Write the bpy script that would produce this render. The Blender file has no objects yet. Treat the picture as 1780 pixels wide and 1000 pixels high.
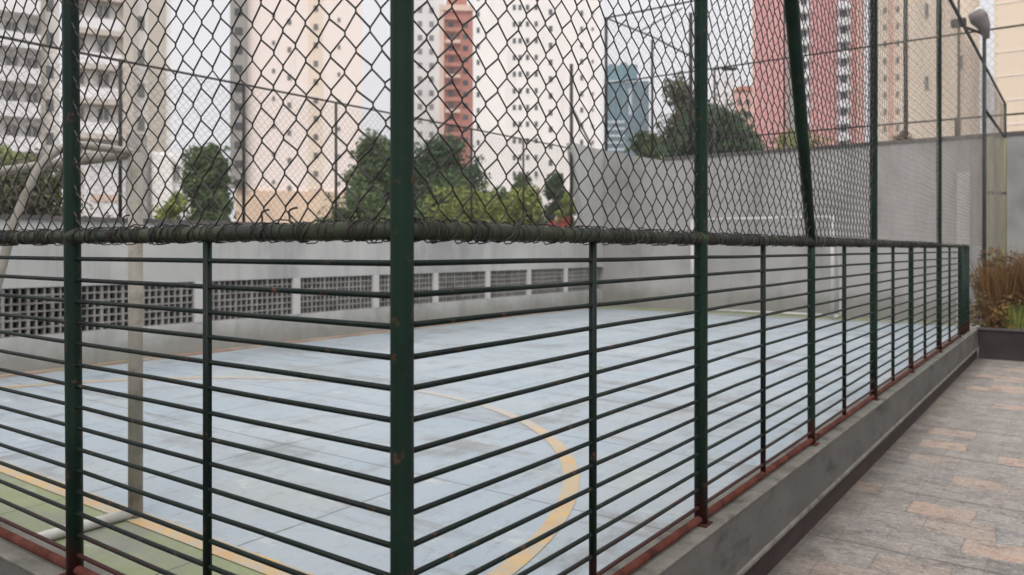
import bpy, math, random
from mathutils import Vector, Matrix, noise
R = math.radians
random.seed(7)
SC = bpy.context.scene
COL = SC.collection

# ------------------------------------------------------------------ camera
F, CX, HY = 1368.0, 890.0, 434.0            # focal length in px, centre column, horizon row (1780 px wide photo)
AZ = R(35.9)                                # camera looks this far left of +Y
SA, CA = math.sin(AZ), math.cos(AZ)
EYE = 1.5
cam = bpy.data.cameras.new('camera'); camo = bpy.data.objects.new('camera', cam); COL.objects.link(camo)
camo.location = (0, 0, EYE); camo.rotation_euler = (R(90), R(0.0), AZ)
cam.sensor_width = 36; cam.lens = 36*F/1780; cam.shift_y = -(500-HY)/1780
cam.clip_start = 0.05; cam.clip_end = 5000
cam.dof.use_dof = True; cam.dof.focus_distance = 2.6; cam.dof.aperture_fstop = 3.4
SC.camera = camo

# ------------------------------------------------------------------ world + sun (bright overcast)
W = bpy.data.worlds.new("World"); SC.world = W; W.use_nodes = True
wn = W.node_tree; wn.nodes.clear()
SUN_EL, SUN_AZ = R(48), R(150)
sky = wn.nodes.new('ShaderNodeTexSky'); sky.sky_type = 'NISHITA'; sky.sun_disc = False
sky.sun_elevation = SUN_EL; sky.sun_rotation = SUN_AZ
sc_ = wn.nodes.new('ShaderNodeVectorMath'); sc_.operation = 'SCALE'; sc_.inputs[3].default_value = 1.0
wn.links.new(sky.outputs[0], sc_.inputs[0])
tc = wn.nodes.new('ShaderNodeTexCoord'); sep = wn.nodes.new('ShaderNodeSeparateXYZ')
wn.links.new(tc.outputs['Generated'], sep.inputs[0])
ramp = wn.nodes.new('ShaderNodeValToRGB')   # cloud deck: about twice as bright overhead as at the horizon
ramp.color_ramp.elements[0].position = 0.0; ramp.color_ramp.elements[0].color = (0.36, 0.36, 0.37, 1)
ramp.color_ramp.elements[1].position = 0.75; ramp.color_ramp.elements[1].color = (1.0, 0.99, 0.99, 1)
e = ramp.color_ramp.elements.new(0.35); e.color = (0.46, 0.455, 0.475, 1)
wn.links.new(sep.outputs[2], ramp.inputs[0])
cn = wn.nodes.new('ShaderNodeTexNoise'); cn.inputs['Scale'].default_value = 2.2; cn.inputs['Detail'].default_value = 5
wn.links.new(tc.outputs['Generated'], cn.inputs['Vector'])
cr = wn.nodes.new('ShaderNodeMapRange'); cr.inputs[1].default_value = .3; cr.inputs[2].default_value = .7
cr.inputs[3].default_value = 16.0; cr.inputs[4].default_value = 21.5
wn.links.new(cn.outputs[0], cr.inputs[0])
cl = wn.nodes.new('ShaderNodeVectorMath'); cl.operation = 'SCALE'
wn.links.new(ramp.outputs[0], cl.inputs[0]); wn.links.new(cr.outputs[0], cl.inputs[3])
mx = wn.nodes.new('ShaderNodeMix'); mx.data_type = 'RGBA'; mx.inputs[0].default_value = 0.93
wn.links.new(sc_.outputs[0], mx.inputs[6]); wn.links.new(cl.outputs[0], mx.inputs[7])
bg = wn.nodes.new('ShaderNodeBackground'); bg.inputs[1].default_value = 0.085
wo = wn.nodes.new('ShaderNodeOutputWorld')
wn.links.new(mx.outputs[2], bg.inputs[0]); wn.links.new(bg.outputs[0], wo.inputs[0])
sl = bpy.data.lights.new('sun', 'SUN'); sl.energy = 1.2; sl.angle = R(25); sl.color = (1, .95, .9)
so = bpy.data.objects.new('sun', sl); COL.objects.link(so)
sd = Vector((math.sin(SUN_AZ)*math.cos(SUN_EL), math.cos(SUN_AZ)*math.cos(SUN_EL), math.sin(SUN_EL)))
so.rotation_euler = sd.to_track_quat('Z', 'Y').to_euler()
SC.view_settings.view_transform = 'Standard'; SC.view_settings.look = 'None'
SC.view_settings.gamma = 1; SC.view_settings.use_curve_mapping = False
SC.view_settings.exposure = 0.5
SC.cycles.max_bounces = 6; SC.cycles.transparent_max_bounces = 8

# ------------------------------------------------------------------ materials
def new_mat(name, rough=.8, spec=.3, metal=0):
    m = bpy.data.materials.new(name); m.use_nodes = True
    b = m.node_tree.nodes['Principled BSDF']
    b.inputs['Roughness'].default_value = rough; b.inputs['Metallic'].default_value = metal
    b.inputs['Specular IOR Level'].default_value = spec
    return m, m.node_tree, b
def N(t, kind, **kw):
    n = t.nodes.new(kind)
    for k, v in kw.items(): setattr(n, k, v)
    return n
def mixc(t, fac, a, b, mode='MIX'):
    n = N(t, 'ShaderNodeMix', data_type='RGBA', blend_type=mode)
    for sock, v in ((0, fac), (6, a), (7, b)):
        if isinstance(v, (int, float)): n.inputs[sock].default_value = v
        elif isinstance(v, tuple): n.inputs[sock].default_value = (*v[:3], 1)
        else: t.links.new(v, n.inputs[sock])
    return n.outputs[2]
def nz(t, scale, detail=4, vec=None, rough=.55, stretch=None):
    n = N(t, 'ShaderNodeTexNoise'); n.inputs['Scale'].default_value = scale
    n.inputs['Detail'].default_value = detail; n.inputs['Roughness'].default_value = rough
    g = N(t, 'ShaderNodeNewGeometry') if vec is None else None
    v = g.outputs['Position'] if vec is None else vec
    if stretch:
        mp = N(t, 'ShaderNodeMapping'); mp.inputs['Scale'].default_value = stretch
        t.links.new(v, mp.inputs[0]); v = mp.outputs[0]
    t.links.new(v, n.inputs['Vector'])
    return n.outputs[0]
def rng(t, v, a, b, c=0, d=1):
    n = N(t, 'ShaderNodeMapRange'); t.links.new(v, n.inputs[0])
    for i, q in enumerate((a, b, c, d)): n.inputs[i+1].default_value = q
    return n.outputs[0]
def bump(t, b, h, s=.3, dist=.01):
    n = N(t, 'ShaderNodeBump'); n.inputs['Strength'].default_value = s; n.inputs['Distance'].default_value = dist
    t.links.new(h, n.inputs['Height']); t.links.new(n.outputs[0], b.inputs['Normal'])
def noisy(name, c1, c2, scale=3, rough=.85, stretch=None, spec=.25, bmp=0, detail=5, c3=None, metal=0, sc3=.7):
    m, t, b = new_mat(name, rough, spec, metal)
    f = rng(t, nz(t, scale, detail, stretch=stretch), .32, .68)
    c = mixc(t, f, c1, c2)
    if c3:
        f3 = rng(t, nz(t, scale*sc3, 6, stretch=stretch, rough=.7), .52, .68)
        c = mixc(t, f3, c, c3)
    t.links.new(c, b.inputs['Base Color'])
    if bmp: bump(t, b, nz(t, scale*9, 6), bmp)
    return m
M = {}
# dark green paint, red primer showing at the feet
def green_paint(name, g1, g2, rust_at=.56, rusty=.60):
    m, t, b = new_mat(name, .5, .18)
    g = N(t, 'ShaderNodeNewGeometry'); s = N(t, 'ShaderNodeSeparateXYZ'); t.links.new(g.outputs['Position'], s.inputs[0])
    a = N(t, 'ShaderNodeMath', operation='MULTIPLY_ADD'); t.links.new(nz(t, 14, 4), a.inputs[0]); a.inputs[1].default_value = .22
    t.links.new(s.outputs[2], a.inputs[2])
    foot = rng(t, a.outputs[0], rust_at+.13, rust_at+.04)
    c = mixc(t, rng(t, nz(t, 5, 5), .35, .65), g1, g2)
    c = mixc(t, rng(t, nz(t, 22, 6, rough=.7), rusty, rusty+.08), c, (.07, .03, .018))
    c = mixc(t, foot, c, (.032, .008, .007))
    t.links.new(c, b.inputs['Base Color']); bump(t, b, nz(t, 60, 5), .12, .003)
    return m
M['green'] = green_paint('green_paint', (.0025, .011, .0075), (.004, .019, .011))
M['green_thin'] = green_paint('green_paint_dark', (.0015, .005, .004), (.002, .009, .006))
M['rail'] = green_paint('weathered_rail_paint', (.010, .014, .010), (.030, .038, .018), rust_at=0, rusty=.62)
M['red'] = noisy('red_primer', (.060, .016, .012), (.10, .036, .026), 9, .85, spec=.1, c3=(.022, .011, .009), bmp=.2)
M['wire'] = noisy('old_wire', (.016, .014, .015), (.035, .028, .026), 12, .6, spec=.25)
M['wire_light'] = noisy('washed_out_wire', (.16, .14, .12), (.26, .22, .19), 5, .6)  # same wire as the dark one, paled in colour to imitate overexposure
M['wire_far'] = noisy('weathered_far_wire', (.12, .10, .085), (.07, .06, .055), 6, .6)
M['pole'] = noisy('dark_pipe', (.026, .026, .022), (.045, .042, .035), 5, .6)
M['olive'] = noisy('olive_pipe', (.20, .20, .11), (.27, .26, .15), 3, .6, stretch=(1, 1, .2))
M['white_metal'] = noisy('white_goal_paint', (.235, .22, .19), (.31, .29, .25), 5, .5, c3=(.13, .11, .085))
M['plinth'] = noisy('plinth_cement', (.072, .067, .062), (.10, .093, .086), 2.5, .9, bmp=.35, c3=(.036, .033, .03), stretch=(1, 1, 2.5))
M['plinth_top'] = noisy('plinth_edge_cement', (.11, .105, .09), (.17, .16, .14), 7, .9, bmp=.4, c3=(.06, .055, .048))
M['skirting'] = noisy('shade_dark_skirting', (.022, .014, .013), (.04, .026, .023), 4, .8, bmp=.3, stretch=(1, 1, 3))  # brown-red base; shade under the ledge is put into its dark tone
M['wall'] = noisy('grey_render', (.26, .26, .255), (.33, .33, .325), .9, .9, bmp=.15, c3=(.20, .195, .185), stretch=(1, 1, .5))
M['wall_back'] = noisy('grey_render_tall', (.245, .243, .24), (.31, .305, .30), .5, .9, bmp=.15, c3=(.215, .205, .205), stretch=(1, 1, .35))
M['wall_light'] = noisy('pale_render', (.42, .41, .40), (.48, .47, .46), 1.2, .9)
M['lattice'] = noisy('lattice_concrete', (.19, .185, .175), (.28, .27, .25), 3, .9, c3=(.11, .10, .095))
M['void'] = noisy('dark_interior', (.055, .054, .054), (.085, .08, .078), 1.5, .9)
M['coping'] = noisy('dark_coping', (.07, .068, .065), (.12, .11, .105), 3, .9)
M['glass'] = noisy('dark_window_glass', (.02, .022, .026), (.07, .075, .085), .35, .15, spec=.5)
M['glass2'] = noisy('greyed_window_glass', (.11, .105, .10), (.19, .18, .17), .3, .25, spec=.5)
M['frame'] = noisy('window_frame', (.5, .49, .47), (.6, .58, .56), 1, .6)
M['trunk'] = noisy('bark', (.05, .04, .03), (.10, .085, .07), 6, .95, bmp=.6, stretch=(1, 1, .3))
M['soil'] = noisy('soil', (.04, .028, .02), (.07, .05, .035), 12, .95, bmp=.6)
M['planter'] = noisy('dark_brown_planter', (.030, .022, .024), (.050, .038, .038), 3, .75, bmp=.2)
M['lamp_grey'] = noisy('lamp_housing', (.13, .12, .12), (.2, .18, .17), 4, .5, c3=(.14,.07,.05))
M['lamp_glass'] = noisy('lamp_lens', (.45, .45, .44), (.55, .55, .53), 3, .2, spec=.6)

def stained(name, c1, c2, foot=.5, fs=.6):
    m = noisy(name, c1, c2, .8, .9, bmp=.15, c3=tuple(x*.78 for x in c1), stretch=(1, 1, .5)); t = m.node_tree; b = t.nodes['Principled BSDF']
    c = b.inputs['Base Color'].links[0].from_socket
    c = mixc(t, rng(t, nz(t, 2.6, 8, stretch=(1, 1, .06), rough=.7), .53, .70, 0, .5), c, tuple(x*.6 for x in c1))
    c = mixc(t, rng(t, nz(t, .35, 3), .56, .60, 0, .3), c, tuple(min(1, x*1.3) for x in c2))
    g = N(t, 'ShaderNodeNewGeometry'); s = N(t, 'ShaderNodeSeparateXYZ'); t.links.new(g.outputs['Position'], s.inputs[0])
    a = N(t, 'ShaderNodeMath', operation='MULTIPLY_ADD'); t.links.new(nz(t, 2.2, 7, rough=.7), a.inputs[0]); a.inputs[1].default_value = -.8; t.links.new(s.outputs[2], a.inputs[2])
    c = mixc(t, rng(t, a.outputs[0], foot-.4, foot-.75, 0, fs), c, (.15, .145, .115))
    t.links.new(c, b.inputs['Base Color']); return m
M['wall'] = stained('grey_render', (.34, .34, .33), (.41, .41, .395))
M['wall_back'] = stained('grey_render_tall', (.265, .262, .255), (.32, .312, .305), .6, .5)
def wallmat(name, c, d=.86, scale=.12, streak=True):
    c2 = tuple(x*d for x in c)
    m, t, b = new_mat(name, .85, .2)
    base = mixc(t, rng(t, nz(t, scale, 5), .35, .65), c, c2)
    if streak:
        s = rng(t, nz(t, .55, 6, stretch=(1, 1, .07), rough=.65), .55, .72, 0, .55)
        base = mixc(t, s, base, tuple(x*.66 for x in c))
    t.links.new(base, b.inputs['Base Color'])
    return m
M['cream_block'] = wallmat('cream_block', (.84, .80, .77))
M['cream_dark'] = wallmat('taupe_panel', (.56, .50, .44))  # darker taupe for piers, slabs, lintel and panels
M['parapet'] = wallmat('pale_parapet', (.82, .79, .80))
M['peach_tower'] = wallmat('peach_tower', (.86, .755, .71), .97)
M['peach_base'] = wallmat('orange_base', (.76, .57, .43))
M['grey_strip'] = wallmat('grey_shaft', (.33, .31, .29))
M['pale_grey'] = wallmat('pale_grey_tower', (.70, .69, .68))
M['white_tower'] = wallmat('white_tower', (.88, .83, .81), .95)
M['brick_red'] = wallmat('red_brick_tower', (.50, .21, .16))
M['brick_trim'] = wallmat('peach_trim', (.74, .55, .45))
M['teal'] = wallmat('teal_cladding', (.03, .17, .22), .7)
M['teal_dark'] = wallmat('dark_teal_glass', (.02, .09, .13), .75)
M['blue_pale'] = wallmat('pale_blue_band', (.42, .52, .58))
M['pink'] = wallmat('pink_tower', (.66, .32, .34), .92)
M['pink_edge'] = wallmat('salmon_edge', (.72, .44, .38))
M['cream_tower'] = wallmat('cream_tower', (.80, .67, .56), .95)
M['sand_tower'] = wallmat('sand_tower', (.80, .65, .52), .95)
M['roof_tile'] = wallmat('orange_roof', (.50, .20, .12))

def leafmat(name, cols, rough=.65):
    m, t, b = new_mat(name, rough, .25)
    g = N(t, 'ShaderNodeNewGeometry'); r = N(t, 'ShaderNodeValToRGB'); r.color_ramp.interpolation = 'LINEAR'
    el = r.color_ramp.elements
    for i, c in enumerate(cols):
        p = i/(len(cols)-1)
        if i == 0: el[0].position = 0; el[0].color = (*c, 1)
        elif i == len(cols)-1: el[1].position = 1; el[1].color = (*c, 1)
        else: q = el.new(p); q.color = (*c, 1)
    a = N(t, 'ShaderNodeMath', operation='MULTIPLY_ADD'); t.links.new(g.outputs['Random Per Island'], a.inputs[0]); a.inputs[1].default_value = .5
    t.links.new(rng(t, nz(t, 1.1, 3), .35, .65, 0, .5), a.inputs[2]); t.links.new(a.outputs[0], r.inputs[0])
    t.links.new(r.outputs[0], b.inputs['Base Color'])
    tr = N(t, 'ShaderNodeBsdfTranslucent'); t.links.new(r.outputs[0], tr.inputs[0])
    ms = N(t, 'ShaderNodeMixShader'); ms.inputs[0].default_value = .25
    out = t.nodes['Material Output']
    t.links.new(b.outputs[0], ms.inputs[1]); t.links.new(tr.outputs[0], ms.inputs[2]); t.links.new(ms.outputs[0], out.inputs[0])
    return m
LM = {
 'dark': leafmat('leaves_dark', [(.022, .05, .028), (.045, .09, .045), (.09, .15, .07)]),
 'mid': leafmat('leaves_mid', [(.035, .065, .028), (.075, .13, .05), (.15, .21, .08)]),
 'lime': leafmat('leaves_lime', [(.09, .13, .035), (.20, .25, .06), (.34, .36, .09)]),
 'grey': leafmat('leaves_grey', [(.05, .06, .035), (.10, .11, .06), (.17, .17, .09)]),
 'autumn': leafmat('leaves_autumn', [(.08, .06, .03), (.17, .15, .045), (.38, .27, .06), (.24, .22, .06), (.48, .33, .07), (.30, .15, .05)]),
 'flower': leafmat('petals_pink', [(.35, .06, .07), (.5, .2, .25), (.45, .10, .06)]),
 'rust': leafmat('leaves_rust', [(.16, .07, .05), (.26, .13, .07), (.16, .15, .06)])}

# ------------------------------------------------------------------ mesh helpers
class MB:
    def __init__(s): s.v = []; s.f = []; s.sm = []
    def box(s, x0, x1, y0, y1, z0, z1):
        n = len(s.v)
        s.v += [(x0,y0,z0),(x1,y0,z0),(x1,y1,z0),(x0,y1,z0),(x0,y0,z1),(x1,y0,z1),(x1,y1,z1),(x0,y1,z1)]
        for q in ((0,3,2,1),(4,5,6,7),(0,1,5,4),(1,2,6,5),(2,3,7,6),(3,0,4,7)): s.f.append(tuple(n+i for i in q)); s.sm.append(False)
        return s
    def tube(s, pts, r, seg=8, cap=True, r2=None):
        pts = [Vector(p) for p in pts]; n0 = len(s.v); L = len(pts)
        up = None
        for i, p in enumerate(pts):
            d = (pts[min(i+1, L-1)]-pts[max(i-1, 0)]).normalized()
            if up is None:
                up = Vector((0,0,1)) if abs(d.z) < .9 else Vector((1,0,0))
            a = (up - d*up.dot(d)).normalized(); b = d.cross(a); up = a
            rr = r if r2 is None else r+(r2-r)*i/(L-1)
            if isinstance(r, list): rr = r[i]
            for k in range(seg):
                an = 2*math.pi*k/seg
                s.v.append(tuple(p + a*math.cos(an)*rr + b*math.sin(an)*rr))
        for i in range(L-1):
            for k in range(seg):
                k2 = (k+1) % seg
                s.f.append((n0+i*seg+k, n0+i*seg+k2, n0+(i+1)*seg+k2, n0+(i+1)*seg+k)); s.sm.append(seg > 4)
        if cap:
            s.f.append(tuple(n0+k for k in range(seg))[::-1]); s.sm.append(False)
            s.f.append(tuple(n0+(L-1)*seg+k for k in range(seg))); s.sm.append(False)
        return s
    def prism(s, poly, y0, y1):
        """poly of (x,z) extruded along y"""
        n = len(s.v); L = len(poly)
        s.v += [(x, y0, z) for x, z in poly] + [(x, y1, z) for x, z in poly]
        s.f.append(tuple(range(n, n+L))); s.f.append(tuple(range(n+L, n+2*L))[::-1]); s.sm += [False]*2
        for i in range(L):
            j = (i+1) % L; s.f.append((n+i, n+L+i, n+L+j, n+j)); s.sm.append(False)
        return s
    def quad(s, a, b, c, d):
        n = len(s.v); s.v += [tuple(a), tuple(b), tuple(c), tuple(d)]; s.f.append((n, n+1, n+2, n+3)); s.sm.append(False)
        return s
    def mesh(s, name, mat):
        m = bpy.data.meshes.new(name); m.from_pydata(s.v, [], s.f); m.materials.append(mat)
        m.polygons.foreach_set('use_smooth', s.sm); m.update(); return m
    def build(s, name, mat, parent=None, loc=(0,0,0), bevel=0):
        o = bpy.data.objects.new(name, s.mesh(name, mat)); COL.objects.link(o); o.location = loc
        if parent: o.parent = parent
        if bevel:
            b = o.modifiers.new('bevel', 'BEVEL'); b.width = bevel; b.segments = 2; b.limit_method = 'ANGLE'
        return o
def tag(o, label=None, cat=None, group=None, kind=None):
    if label: o['label'] = label
    if cat: o['category'] = cat
    if group: o['group'] = group
    if kind: o['kind'] = kind
    return o
def thing(name, label, cat, loc=(0,0,0), rz=0, group=None):
    o = bpy.data.objects.new(name, None); COL.objects.link(o); o.location = loc; o.rotation_euler = (0,0,rz)
    o.empty_display_size = .2
    return tag(o, label, cat, group)
def child(name, mesh, parent, loc=(0,0,0), rot=(0,0,0), scale=(1,1,1)):
    o = bpy.data.objects.new(name, mesh); COL.objects.link(o); o.parent = parent; o.location = loc; o.rotation_euler = rot; o.scale = scale
    return o
def at(px, D, py=None):
    """point seen in column px at depth D (world x, y[, z])"""
    X = (px-CX)*D/F
    x, y = -SA*D + CA*X, CA*D + SA*X
    return (x, y, 0) if py is None else (x, y, EYE+(HY-py)*D/F)

# ------------------------------------------------------------------ ground, path, court
def sheet(name, rects, z, mat):
    b = MB()
    for x0, x1, y0, y1 in rects: b.quad((x0,y0,z),(x1,y0,z),(x1,y1,z),(x0,y1,z))
    return tag(b.build(name, mat), kind='structure')
gm = noisy('city_ground', (.10, .11, .07), (.17, .16, .13), .12, .95, c3=(.07, .09, .04))
sheet('ground', [(-900, 700, -120, 900)], -.02, gm)

m, t, b = new_mat('path_paving', .62, .35)
g = N(t, 'ShaderNodeNewGeometry')
mp = N(t, 'ShaderNodeMapping'); t.links.new(g.outputs['Position'], mp.inputs[0])
wv = N(t, 'ShaderNodeVectorMath', operation='ADD')
nn = N(t, 'ShaderNodeTexNoise'); nn.inputs['Scale'].default_value = 2.5; t.links.new(g.outputs['Position'], nn.inputs['Vector'])
sca = N(t, 'ShaderNodeVectorMath', operation='SCALE'); sca.inputs[3].default_value = .07; t.links.new(nn.outputs[1], sca.inputs[0])
t.links.new(mp.outputs[0], wv.inputs[0]); t.links.new(sca.outputs[0], wv.inputs[1])
br = N(t, 'ShaderNodeTexBrick'); t.links.new(wv.outputs[0], br.inputs['Vector'])
br.inputs['Scale'].default_value = 1; br.inputs['Brick Width'].default_value = .33; br.inputs['Row Height'].default_value = .25
br.inputs['Mortar Size'].default_value = .006; br.inputs['Bias'].default_value = 0; br.inputs['Mortar Smooth'].default_value = .6; br.offset = .37
br.inputs['Color1'].default_value = (0, 0, 0, 1); br.inputs['Color2'].default_value = (1, 1, 1, 1); br.inputs['Mortar'].default_value = (.3, .3, .3, 1)
rp = N(t, 'ShaderNodeValToRGB'); t.links.new(br.outputs[0], rp.inputs[0]); el = rp.color_ramp.elements     # one tone per stone
el[0].position = 0; el[0].color = (.155, .145, .14, 1); el[1].position = 1; el[1].color = (.50, .325, .235, 1)
for p_, c_ in ((.25, (.205, .19, .18)), (.45, (.25, .232, .215)), (.62, (.215, .21, .212)), (.76, (.29, .262, .238)), (.83, (.31, .245, .20)), (.92, (.44, .30, .22))):
    q = el.new(p_); q.color = (*c_, 1)
c = mixc(t, rng(t, nz(t, 1.2, 8, rough=.65), .38, .66, 0, .62), rp.outputs[0], (.255, .218, .19))
c = mixc(t, rng(t, nz(t, 6, 10, stretch=(.8, 1.3, 1), rough=.8), .42, .60, 0, .6), c, (.43, .375, .325))
c = mixc(t, rng(t, nz(t, 9, 10, stretch=(.8, 1.3, 1), rough=.8), .52, .62, 0, .75), c, (.10, .09, .085))
c = mixc(t, rng(t, nz(t, 3.1, 10, rough=.8), .53, .61, 0, .55), c, (.125, .115, .11))
c = mixc(t, rng(t, nz(t, 34, 8, rough=.85), .52, .60, 0, .7), c, (.48, .455, .43))
c = mixc(t, rng(t, nz(t, 52, 8, rough=.85), .50, .60, 0, .6), c, (.085, .075, .07))
c = mixc(t, rng(t, br.outputs[1], 0, 1, 0, .3), c, (.09, .075, .065))
b2 = N(t, 'ShaderNodeTexBrick'); t.links.new(wv.outputs[0], b2.inputs['Vector']); b2.inputs['Scale'].default_value = 1
b2.inputs['Brick Width'].default_value = 9; b2.inputs['Row Height'].default_value = 1.08; b2.inputs['Mortar Size'].default_value = .012; b2.inputs['Mortar Smooth'].default_value = .6
c = mixc(t, rng(t, b2.outputs[1], 0, 1, 0, .6), c, (.06, .05, .045))
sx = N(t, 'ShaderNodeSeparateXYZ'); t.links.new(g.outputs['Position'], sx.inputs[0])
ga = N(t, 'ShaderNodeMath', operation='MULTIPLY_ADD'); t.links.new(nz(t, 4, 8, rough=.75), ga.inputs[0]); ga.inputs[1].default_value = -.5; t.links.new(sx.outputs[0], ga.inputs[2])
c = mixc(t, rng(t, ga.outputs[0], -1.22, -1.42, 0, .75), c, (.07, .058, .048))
t.links.new(c, b.inputs['Base Color'])
hh = N(t, 'ShaderNodeMath', operation='SUBTRACT'); t.links.new(nz(t, 22, 8, stretch=(.6, 2, 1), rough=.7), hh.inputs[0]); t.links.new(nz(t, 48, 8, rough=.8), hh.inputs[1])
bump(t, b, hh.outputs[0], .8, .014)
t.links.new(rng(t, nz(t, 5, 4), .3, .7, .42, .8), b.inputs['Roughness'])
sheet('path', [(-14, 9, -6, 18.3)], 0, m)

GL, GF = 2.33, 17.55                         # near and far goal lines (world y)
m, t, b = new_mat('court_paint', .55, .3)
g = N(t, 'ShaderNodeNewGeometry'); s = N(t, 'ShaderNodeSeparateXYZ'); t.links.new(g.outputs['Position'], s.inputs[0])
blue = mixc(t, rng(t, nz(t, .8, 6), .35, .65), (.25, .298, .338), (.298, .334, .36))
grn = mixc(t, rng(t, nz(t, 1.5, 6), .35, .65), (.17, .20, .105), (.22, .24, .13))
near = rng(t, s.outputs[1], GL+.005, GL-.005); far = rng(t, s.outputs[1], GF-.005, GF+.005)
c = mixc(t, near, blue, grn); c = mixc(t, far, c, grn)
# worn patches, dirt, long scuffs
c = mixc(t, rng(t, nz(t, .55, 7, rough=.68), .53, .68, 0, .55), c, (.29, .29, .265))
c = mixc(t, rng(t, nz(t, 2.2, 8, stretch=(1, .45, 1), rough=.72), .54, .67, 0, .7), c, (.15, .155, .15))
c = mixc(t, rng(t, nz(t, 9, 8, stretch=(1.6, .5, 1), rough=.78), .55, .66, 0, .55), c, (.15, .17, .15))
c = mixc(t, rng(t, nz(t, 3.1, 8, stretch=(.5, 1.3, 1), rough=.7), .58, .68, 0, .6), c, (.42, .43, .42))
c = mixc(t, rng(t, nz(t, 26, 8, stretch=(1.3, .7, 1), rough=.8), .54, .66, 0, .4), c, (.20, .22, .22))
c = mixc(t, rng(t, nz(t, 1.1, 9, stretch=(.35, 1.6, 1), rough=.75), .53, .61, 0, .6), c, (.17, .165, .16))
br = N(t, 'ShaderNodeTexBrick'); br.offset = 0
mp = N(t, 'ShaderNodeMapping'); mp.inputs['Location'].default_value = (.45, .62, 0); t.links.new(g.outputs['Position'], mp.inputs[0])
t.links.new(mp.outputs[0], br.inputs['Vector']); br.inputs['Scale'].default_value = 1
br.inputs['Brick Width'].default_value = 1.5; br.inputs['Row Height'].default_value = 1.5; br.inputs['Mortar Size'].default_value = .006
br.inputs['Mortar Smooth'].default_value = .3
c = mixc(t, rng(t, br.outputs[1], 0, 1, 0, .9), c, (.05, .05, .048))
t.links.new(c, b.inputs['Base Color']); bump(t, b, nz(t, 40, 6), .15, .004)
t.links.new(rng(t, nz(t, 2, 6), .3, .7, .4, .75), b.inputs['Roughness'])
sheet('court_floor', [(-10.3, -1.3, 1.35, 18.4)], .004, m)

m, t, b = new_mat('worn_yellow_paint', .6, .3)
c = mixc(t, rng(t, nz(t, 4, 6), .35, .65), (.48, .31, .10), (.42, .25, .13))
c = mixc(t, rng(t, nz(t, 6, 8, rough=.75), .38, .56, 0, .85), c, (.34, .31, .25))
g2 = N(t, 'ShaderNodeNewGeometry'); s2 = N(t, 'ShaderNodeSeparateXYZ'); t.links.new(g2.outputs['Position'], s2.inputs[0])
c = mixc(t, rng(t, s2.outputs[1], 4.9, 6.0, 0, .72), c, (.32, .335, .35))
c = mixc(t, rng(t, nz(t, 30, 8, rough=.75), .57, .68, 0, .7), c, (.26, .26, .24))
t.links.new(c, b.inputs['Base Color'])
def line_strip(pts, w, z=.008):
    mb = MB(); L = []
    for i, p in enumerate(pts):
        d = Vector(pts[min(i+1, len(pts)-1)])-Vector(pts[max(i-1, 0)]); d.normalize(); n = Vector((-d.y, d.x))*w/2
        L.append((p[0]+n.x, p[1]+n.y, p[0]-n.x, p[1]-n.y))
    for a, c in zip(L, L[1:]): mb.quad((a[0],a[1],z),(a[2],a[3],z),(c[2],c[3],z),(c[0],c[1],z))
    return mb
GC = -5.90; RA = 3.77
def arc(cy, sgn, mat):
    pts = [(GC+RA*math.cos(a), cy+sgn*(.065+RA*math.sin(a)) ) for a in [math.pi*k/72 for k in range(73)]]
    return tag(line_strip(pts, .105).build('court_line', mat), kind='structure')
arc(GL, 1, m)
tag(line_strip([(-10.25, GL), (-1.4, GL)], .13, .0085).build('court_line', m), kind='structure')
tag(line_strip([(-10.25, GF), (-1.4, GF)], .1, .0085).build('court_line', m), kind='structure')
tag(MB().box(-10.29, -10.17, 1.4, 18.38, .004, .03).build('drain_strip', noisy('rusty_strip', (.26, .17, .13), (.36, .29, .23), 2, .9, c3=(.16, .19, .10))), kind='structure')

# ------------------------------------------------------------------ low wall carrying the fence (L-shaped)
FX, FY = -1.22, 1.27                         # fence corner
PT = .415                                    # top of the low wall
lw = thing('low_wall', 'low grey cement wall with dark skirting carrying the green fence, running round its corner', 'low wall', (FX, FY, 0))
def L_block(name, mat, out, inn, z0, z1, yend=11.35, xend=-8.0, bev=0):
    """L-shaped block: out/inn = offsets of the outer and inner faces from the fence line"""
    poly = [(out, -out), (out, yend), (-inn, yend), (-inn, inn), (xend, inn), (xend, -out)]
    mb = MB(); n = len(poly)
    mb.v = [(x, y, z0) for x, y in poly]+[(x, y, z1) for x, y in poly]
    mb.f = [tuple(range(n))[::-1], tuple(range(n, 2*n))] + [(i, (i+1) % n, n+(i+1) % n, n+i) for i in range(n)]
    mb.sm = [False]*(n+2)
    return mb.build(name, mat, lw, bevel=bev)
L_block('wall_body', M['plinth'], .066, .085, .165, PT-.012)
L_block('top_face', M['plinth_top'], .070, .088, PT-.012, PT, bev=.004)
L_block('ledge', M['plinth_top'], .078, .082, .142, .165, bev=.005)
L_block('skirting', M['skirting'], .045, .075, 0, .142)

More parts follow.
